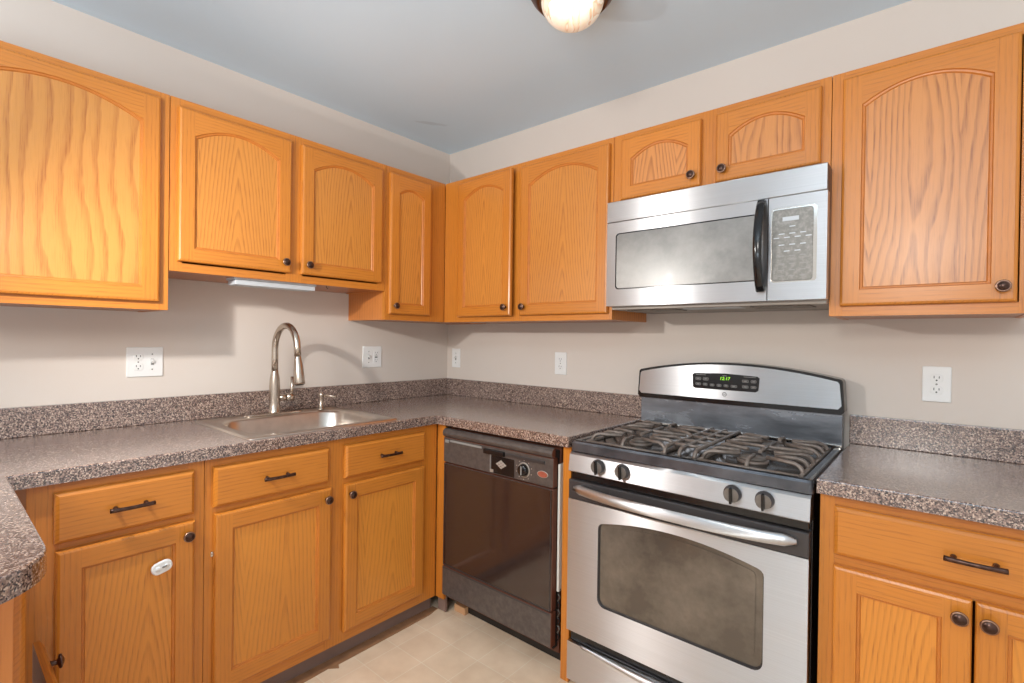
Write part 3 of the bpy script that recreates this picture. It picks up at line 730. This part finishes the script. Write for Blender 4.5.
# door skin as a perforated plate: outer loop sampled to triangulate against the window loop
bm = bmesh.new(); ed = []
band = .700
for lp in ([(W0, DZ0), (W1, DZ0), (W1, band), (W0, band)], win):
    vs = [bm.verts.new((x, DY, z)) for x, z in lp]
    for i in range(len(vs)): ed.append(bm.edges.new((vs[i-1], vs[i])))
bmesh.ops.triangle_fill(bm, use_beauty=True, edges=ed); b.addbm(bm, M['steel']); bm.free()
b.loops([[(x, y, z) for x, z in ((W0, DZ0), (W1, DZ0), (W1, band), (W0, band))] for y in (-.6155, DY)], M['steel'], cap0=M['black'])
cxw = .3965; czw = .51
b.loops([[(cxw+(x-cxw)*s_, y, czw+(z-czw)*s_) for x, z in win] for s_, y in ((1, DY), (.99, DY+.004), (.985, DY+.010))], M['dkgray'], cap1=M['ovenglass'])
od = b.build('oven_door', rg)
b = MB(); wi = archwin(.150, .632, .378, .626, .027, .02)
b.loops([[(x, DY+.0085, z) for x, z in wi], [(x, DY+.0075, z) for x, z in wi]], M['ovenglass'], cap1=M['ovenglass']); b.build('window_pane', od)
b = MB(); plate(b, [(W0, band+.0005), (W1, band+.0005), (W1, DZ1), (W0, DZ1)], -.6155, DY, M['dkgray'], .003); tag(b.build('handle_band', od), 'dark grey band behind the handle')
b = MB(); n = 25; pts = []; 
L = []
for i in range(n):
    u = i/(n-1); x = .030+(RW-.06)*u; bow = .034*(1-abs(2*u-1)**3.2)+.004; 
    h = .0175 if 0 < i < n-1 else .008
    yc = DY-bow; L.append([(x, yc+dy*.010, .742+dz*h-.004*math.sin(PI*u)) for dy, dz in [(math.cos(2*PI*j/12), math.sin(2*PI*j/12)) for j in range(12)]])
b.loops(L, M['steel'], cap0=M['steel'], cap1=M['steel'], smooth=True)
for x_ in (.045, RW-.045): b.box(x_-.012, x_+.012, DY-.012, DY-.0005, .733, .751, M['dkgray'], .003)
b.build('handle', od)
# storage drawer with a curved steel lip
b = MB(); DR1 = .182
b.box(.010, RW-.010, -.635, -.6155, .183, .224, M['black'], .002)
b.loops([[(x, y, z) for x, z in ((W0, .045), (W1, .045), (W1, DR1), (W0, DR1))] for y in (-.6155, -.650)], M['steel'], cap0=M['black'], cap1=M['steel'])
sd_ = b.build('storage_drawer', rg)
b = MB(); L = []
for i in range(21):
    u = i/20; x = W0+.06+(W1-W0-.12)*u; d_ = .014*math.sin(PI*u)
    L.append([(x, -.650, DR1-.010-.012*math.sin(PI*u)), (x, -.654-d_, DR1-.012*math.sin(PI*u)), (x, -.650-d_*.8, DR1+.004), (x, -.646, DR1+.002)])
b.loops(L, M['steel'], cap0=M['steel'], cap1=M['steel'], smooth=True); b.build('drawer_lip', sd_)
b = MB(); b.box(.02, RW-.02, -.60, -.59, .003, .044, M['slot']); b.build('toe_panel', rg)
# backguard
b = MB(); b.box(.002, RW-.006, -.080, -.028, .885, 1.040, M['worn'], .002); b.box(.0, RW-.004, -.092, -.080, .9065, .914, M['chrome'], .001); tag(b.build('splash_panel', rg), 'scuffed grey lower back panel')
def guard(x0, x1, z0, z1, rise, e, n=18):
    x0 += e; x1 -= e; z0 += e; z1 -= e; P = [(x0+.006, z0), (x1-.006, z0), (x1+.004, z0+.012), (x1+.001, z0+.06)]
    for k in range(5): a = .5*PI*k/4; P.append((x1-.016+.014*math.cos(a), z1-.014+.014*math.sin(a)))
    for k in range(1, n): u = k/n; P.append((x1-.016+(x0-x1+.032)*u, z1+rise*(1-(2*u-1)**2)))
    for k in range(5): a = .5*PI+.5*PI*k/4; P.append((x0+.016+.014*math.cos(a), z1-.014+.014*math.sin(a)))
    P += [(x0-.001, z0+.06), (x0-.004, z0+.012)]
    return P
G0 = guard(-.006, RW-.002, 1.020, 1.146, .041, 0); G1 = guard(-.006, RW-.002, 1.020, 1.146, .041, .009)
G1 = [(x, z+(.010 if z < 1.06 else 0)) for x, z in G1]
b = MB(); b.loops([[(x, -.026, z) for x, z in G0], [(x, -.088, z) for x, z in G0], [(x*1., -.094, z) for x, z in [(p[0]*.994+.0022, p[1]*.994+.0065) for p in G0]]], M['black'], cap0=M['black'], cap1=M['black'])
bgd = b.build('backguard', rg)
b = MB(); b.loops([[(x, -.0935, z) for x, z in G1], [(x, -.0955, z) for x, z in G1]], M['steel'], cap0=M['steel'], cap1=M['steel']); b.build('steel_fascia', bgd)
b = MB(); dp = [(.240, 1.084), (.248, 1.078), (.482, 1.078), (.491, 1.085), (.495, 1.132), (.487, 1.138), (.365, 1.144), (.245, 1.140), (.237, 1.134)]
b.loops([[(x, y, z) for x, z in dp] for y in (-.0957, -.0972)], M['black'], cap1=M['black']); dsp = b.build('display_panel', bgd)
text('digits', '12:17', .018, (.366, -.0975, 1.123), FRONT, M['digits'], bgd, shear=.2)
for (x_, z_, w_, h_) in [(.262, 1.118, .022, .012), (.292, 1.118, .022, .012), (.262, 1.096, .022, .010), (.290, 1.096, .018, .010), (.318, 1.095, .018, .010), (.345, 1.095, .018, .010), (.372, 1.095, .018, .010), (.402, 1.095, .024, .010), (.444, 1.118, .024, .011), (.474, 1.118, .020, .011), (.444, 1.096, .024, .010), (.474, 1.096, .020, .010)]:
    b = MB(); o1 = rrect(-w_/2, w_/2, -h_/2, h_/2, .004, 3); i1 = rrect(-w_/2+.0012, w_/2-.0012, -h_/2+.0012, h_/2-.0012, .003, 3)
    b.loops([[(x, .0004, z) for x, z in o1], [(x, 0, z) for x, z in o1], [(x, 0, z) for x, z in i1], [(x, .0002, z) for x, z in i1]], M['grayp'], cap1=M['dkgray'])
    b.box(-w_*.22, w_*.22, -.0001, .0003, -.0016, .0016, M['grayp']); b.build('button', bgd, (x_, -.0978, z_))
for (x_, w_) in ((.272, .04), (.366, .016), (.460, .044)):
    b = MB(); b.box(-w_/2, w_/2, -.0978, -.0973, 1.1335, 1.1355, M['grayp']); b.build('caption_print', bgd, (x_, 0, 0))
b = MB(); 
rp = lambda rr_, y: [(.366+rr_*math.cos(2*PI*k/24), y, 1.0605+rr_*math.sin(2*PI*k/24)) for k in range(24)]
b.loops([rp(.0082, -.0956), rp(.0082, -.0965), rp(.0064, -.0965), rp(.0064, -.0956)], M['slot']); 
b.tube([(.363, -.0962, 1.0625), (.3645, -.0962, 1.058), (.366, -.0962, 1.0625), (.3675, -.0962, 1.058), (.369, -.0962, 1.063)], .0005, M['slot'], n=5)
b.build('round_logo', bgd)

# ------------------------------------------------------------------ microwave
MX, MW_ = 1.3700, .7560; MZ0, MZ1 = 1.405, 1.8175; MY = -.400
mw = thing('microwave', 'stainless steel over-the-range microwave with black bowed handle', 'microwave', (MX, 0, 0))
b = MB(); b.box(.004, MW_-.003, -.372, -.002, MZ0+.004, MZ1-.001, M['mwside'], .002); b.build('body', mw)
b = MB(); pr = [(-.365, 1.7355), (-.398, 1.7355), (-.4005, 1.7375), (-.4000, MZ1-.003), (-.397, MZ1), (-.365, MZ1)]
b.loops([[(x, y, z) for y, z in pr] for x in (.002, MW_-.004)], M['steel'], cap0=M['steel'], cap1=M['dkgray']); b.build('vent_cover', mw)
def frame_plate(b, outer, inner, yb, yf, mat, matin, depth, matcap):
    bm = bmesh.new(); ed = []
    for lp in (outer, inner):
        vs = [bm.verts.new((x, yf, z)) for x, z in lp]
        for i in range(len(vs)): ed.append(bm.edges.new((vs[i-1], vs[i])))
    bmesh.ops.triangle_fill(bm, use_beauty=True, edges=ed); b.addbm(bm, mat); bm.free()
    b.loops([[(x, yb, z) for x, z in outer], [(x, yf, z) for x, z in outer]], mat, cap0=mat)
    b.loops([[(x, yf, z) for x, z in inner], [(x, yf+depth, z) for x, z in inner]], matin, cap1=matcap)
b = MB(); SP = .590
frame_plate(b, [(.002, MZ0), (SP-.0015, MZ0), (SP-.0015, 1.7335), (.002, 1.7335)], rrect(.040, .572, 1.470, 1.690, .014, 5), -.365, MY, M['steel'], M['dkgray'], .004, M['black'])
md = b.build('door', mw)
b = MB(); plate(b, rrect(.043, .569, 1.473, 1.687, .013, 5), MY+.0035, MY+.0008, M['mwglass'], .0015); 
b.build('window_pane', md)
b = MB(); L = []
for i in range(17):
    u = i/16; z = 1.436+(1.728-1.436)*u; bow = .044*math.sin(PI*u)**.8+.008; w_ = .013
    L.append([(.571+dx*w_, MY-bow+dy*.006, z) for dx, dy in [(math.cos(2*PI*j/12), math.sin(2*PI*j/12)) for j in range(12)]])
b.loops(L, M['black'], cap0=M['black'], cap1=M['black'], smooth=True)
for z in (1.443, 1.721): b.box(.560, .582, MY-.012, MY-.0003, z-.010, z+.010, M['black'], .002)
b.build('handle', md)
b = MB(); frame_plate(b, [(SP+.0015, MZ0), (MW_-.002, MZ0), (MW_-.002, 1.7335), (SP+.0015, 1.7335)], rrect(.600, .728, 1.462, 1.697, .010, 5), -.365, MY, M['steel'], M['chrome'], .004, M['chrome'])
mc = b.build('control_panel', mw)
b = MB(); plate(b, rrect(.602, .717, 1.466, 1.693, .010, 5), MY+.0035, MY+.0006, M['keypad'], .0012); kp = b.build('keypad', mc)
b = MB(); b.box(.632, .678, MY-.0001, MY+.0005, 1.655, 1.668, M['diff']); b.build('clock_window', mc)
for row, (z, n_) in enumerate(((1.637, 1), (1.615, 3), (1.603, 4), (1.580, 3), (1.560, 2), (1.545, 3), (1.520, 3), (1.500, 3), (1.482, 3))):
    for k in range(n_):
        b = MB(); b.box(-.008, .008, -.0001, .0004, -.0014, .0014, M['ltgray'] if row < 5 else M['grayp']); b.build('button', mc, (.660+(k-(n_-1)/2)*.030, MY+.0003, z))
b = MB(); b.box(.006, MW_-.006, -.362, -.010, 1.3925, MZ0+.0035, M['undergray'], .002)
for xa, xb in ((.06, .26), (.52, .70)): b.box(xa, xb, -.335, -.22, 1.3895, 1.3925, M['filter'], .001)
b.box(.29, .49, -.34, -.27, 1.3900, 1.3925, M['diff'], .001)
b.build('underside', mw)
# ------------------------------------------------------------------ outlets and switches (local front = -Y)
def faceplate(name, label, cat, loc, rz, W, kinds, group=None):
    r = thing(name, label, cat, loc, rz, group); H = .117; b = MB()
    plate(b, rrect(-W/2, W/2, -H/2, H/2, .004, 3), -.0005, -.0060, M['white'], .0022); b.build('plate', r)
    n = len(kinds)
    for i, k in enumerate(kinds):
        cx_ = (i-(n-1)/2)*.046
        if k == 'outlet':
            b = MB()
            for s_ in (-1, 1):
                zc = s_*.0195; plate(b, [(x+cx_, z+zc) for x, z in rrect(-.0165, .0165, -.0135, .0135, .010, 5)], -.0058, -.0078, M['white'], .001)
                b.box(cx_-.0075, cx_-.0055, -.0083, -.0077, zc+.000, zc+.008, M['slot']); b.box(cx_+.0055, cx_+.0075, -.0083, -.0077, zc+.000, zc+.007, M['slot'])
                b.lathe([(.0025, 0), (.0025, .0006)], M['slot'], c=(cx_, -.0077, zc-.0065), axis='-y', n=10)
            b.lathe([(.003, 0), (.003, .001)], M['grayp'], c=(cx_, -.0060, 0), axis='-y', n=10); b.build('receptacle', r)
        elif k == 'switch':
            b = MB(); b.box(cx_-.005, cx_+.005, -.0075, -.0058, -.0125, .0125, M['grayp'], .0005)
            bm = bmesh.new(); bmesh.ops.create_cube(bm, size=1); b.addbm(bm, M['white'], mtx=Matrix.Translation((cx_, -.011, .004)) @ Matrix.Rotation(.45, 4, 'X') @ Matrix.Diagonal((.008, .014, .010, 1))); bm.free()
            for z in (-.030, .030): b.lathe([(.003, 0), (.0025, .0012)], M['grayp'], c=(cx_, -.0060, z), axis='-y', n=10)
            b.build('toggle', r)
        elif k == 'gfci':
            b = MB(); plate(b, [(x+cx_, z) for x, z in rrect(-.0165, .0165, -.033, .033, .002, 2)], -.0058, -.0075, M['white'], .001)
            for s_ in (-1, 1):
                zc = s_*.020; b.box(cx_-.0075, cx_-.0055, -.0080, -.0074, zc, zc+.008, M['slot']); b.box(cx_+.0055, cx_+.0075, -.0080, -.0074, zc, zc+.007, M['slot']); b.lathe([(.0025, 0), (.0025, .0006)], M['slot'], c=(cx_, -.0074, zc-.006), axis='-y', n=10)
            b.box(cx_-.008, cx_+.008, -.0085, -.0074, .0015, .006, M['grayp']); b.box(cx_-.008, cx_+.008, -.0085, -.0074, -.006, -.0015, M['slot']); b.build('receptacle', r)
    return r
faceplate('outlet_plate', 'white double wall plate with outlet and switch, left of the faucet', 'outlet', (0, -1.600, 1.160), L90, .120, ['outlet', 'switch'])
faceplate('switch_plate', 'white double wall plate right of the faucet, near the corner', 'outlet', (0, -.560, 1.160), L90, .120, ['switch', 'gfci'])
faceplate('switch_plate', 'narrow white switch plate on the back wall closest to the corner', 'switch', (.084, 0, 1.145), 0, .072, ['switch'])
faceplate('outlet_plate', 'white duplex outlet plate on the back wall left of the range', 'outlet', (.879, 0, 1.145), 0, .074, ['outlet'])
faceplate('outlet_plate', 'white duplex outlet plate on the wall right of the range', 'outlet', (2.381, 0, 1.140), 0, .074, ['outlet'])

# ------------------------------------------------------------------ under-cabinet light and hook
ul = thing('undercabinet_light', 'thin pale under-cabinet light bar above the faucet', 'light', (.248, -1.215, 1.5045))
b = MB(); b.box(-.035, .048, -.170, .170, -.016, 0, M['ltgray'], .003); b.build('housing', ul)
b = MB(); b.box(-.028, .046, -.165, .165, -.036, -.0165, M['diff'], .004); b.build('diffuser', ul)
b = MB(); b.lathe([(.006, 0), (.006, -.004)], M['bronze'], n=12); b.tube([(0, 0, -.003), (0, 0, -.012), (.003, .004, -.018), (0, .009, -.014)], .0018, M['bronze'], n=8)
tag(b.build('cup_hook', None, (.27, -.985, 1.5047)), 'tiny dark metal hook under the cabinet right of the light bar', 'hook')

# ------------------------------------------------------------------ ceiling light
cl = thing('ceiling_light', 'flush ceiling light with alabaster glass bowl and bronze ring', 'ceiling light', (1.462, -.802, CH))
b = MB(); b.lathe([(.06, -.0005), (.12, -.002), (.138, -.012), (.142, -.030), (.133, -.046), (.120, -.060), (.112, -.070), (.105, -.068), (.104, -.030), (.10, -.012)], plain('antique_bronze_ring', (96, 62, 40), .35, .7, .3, 20), n=48); b.build('ring', cl)
b = MB(); pf = [(.103*math.cos(a), -.056-.092*math.sin(a)) for a in [PI/2*k/10 for k in range(10)]] + [(0, -.148)]
b.lathe(pf, M['alab'], n=40); b.build('glass_bowl', cl)
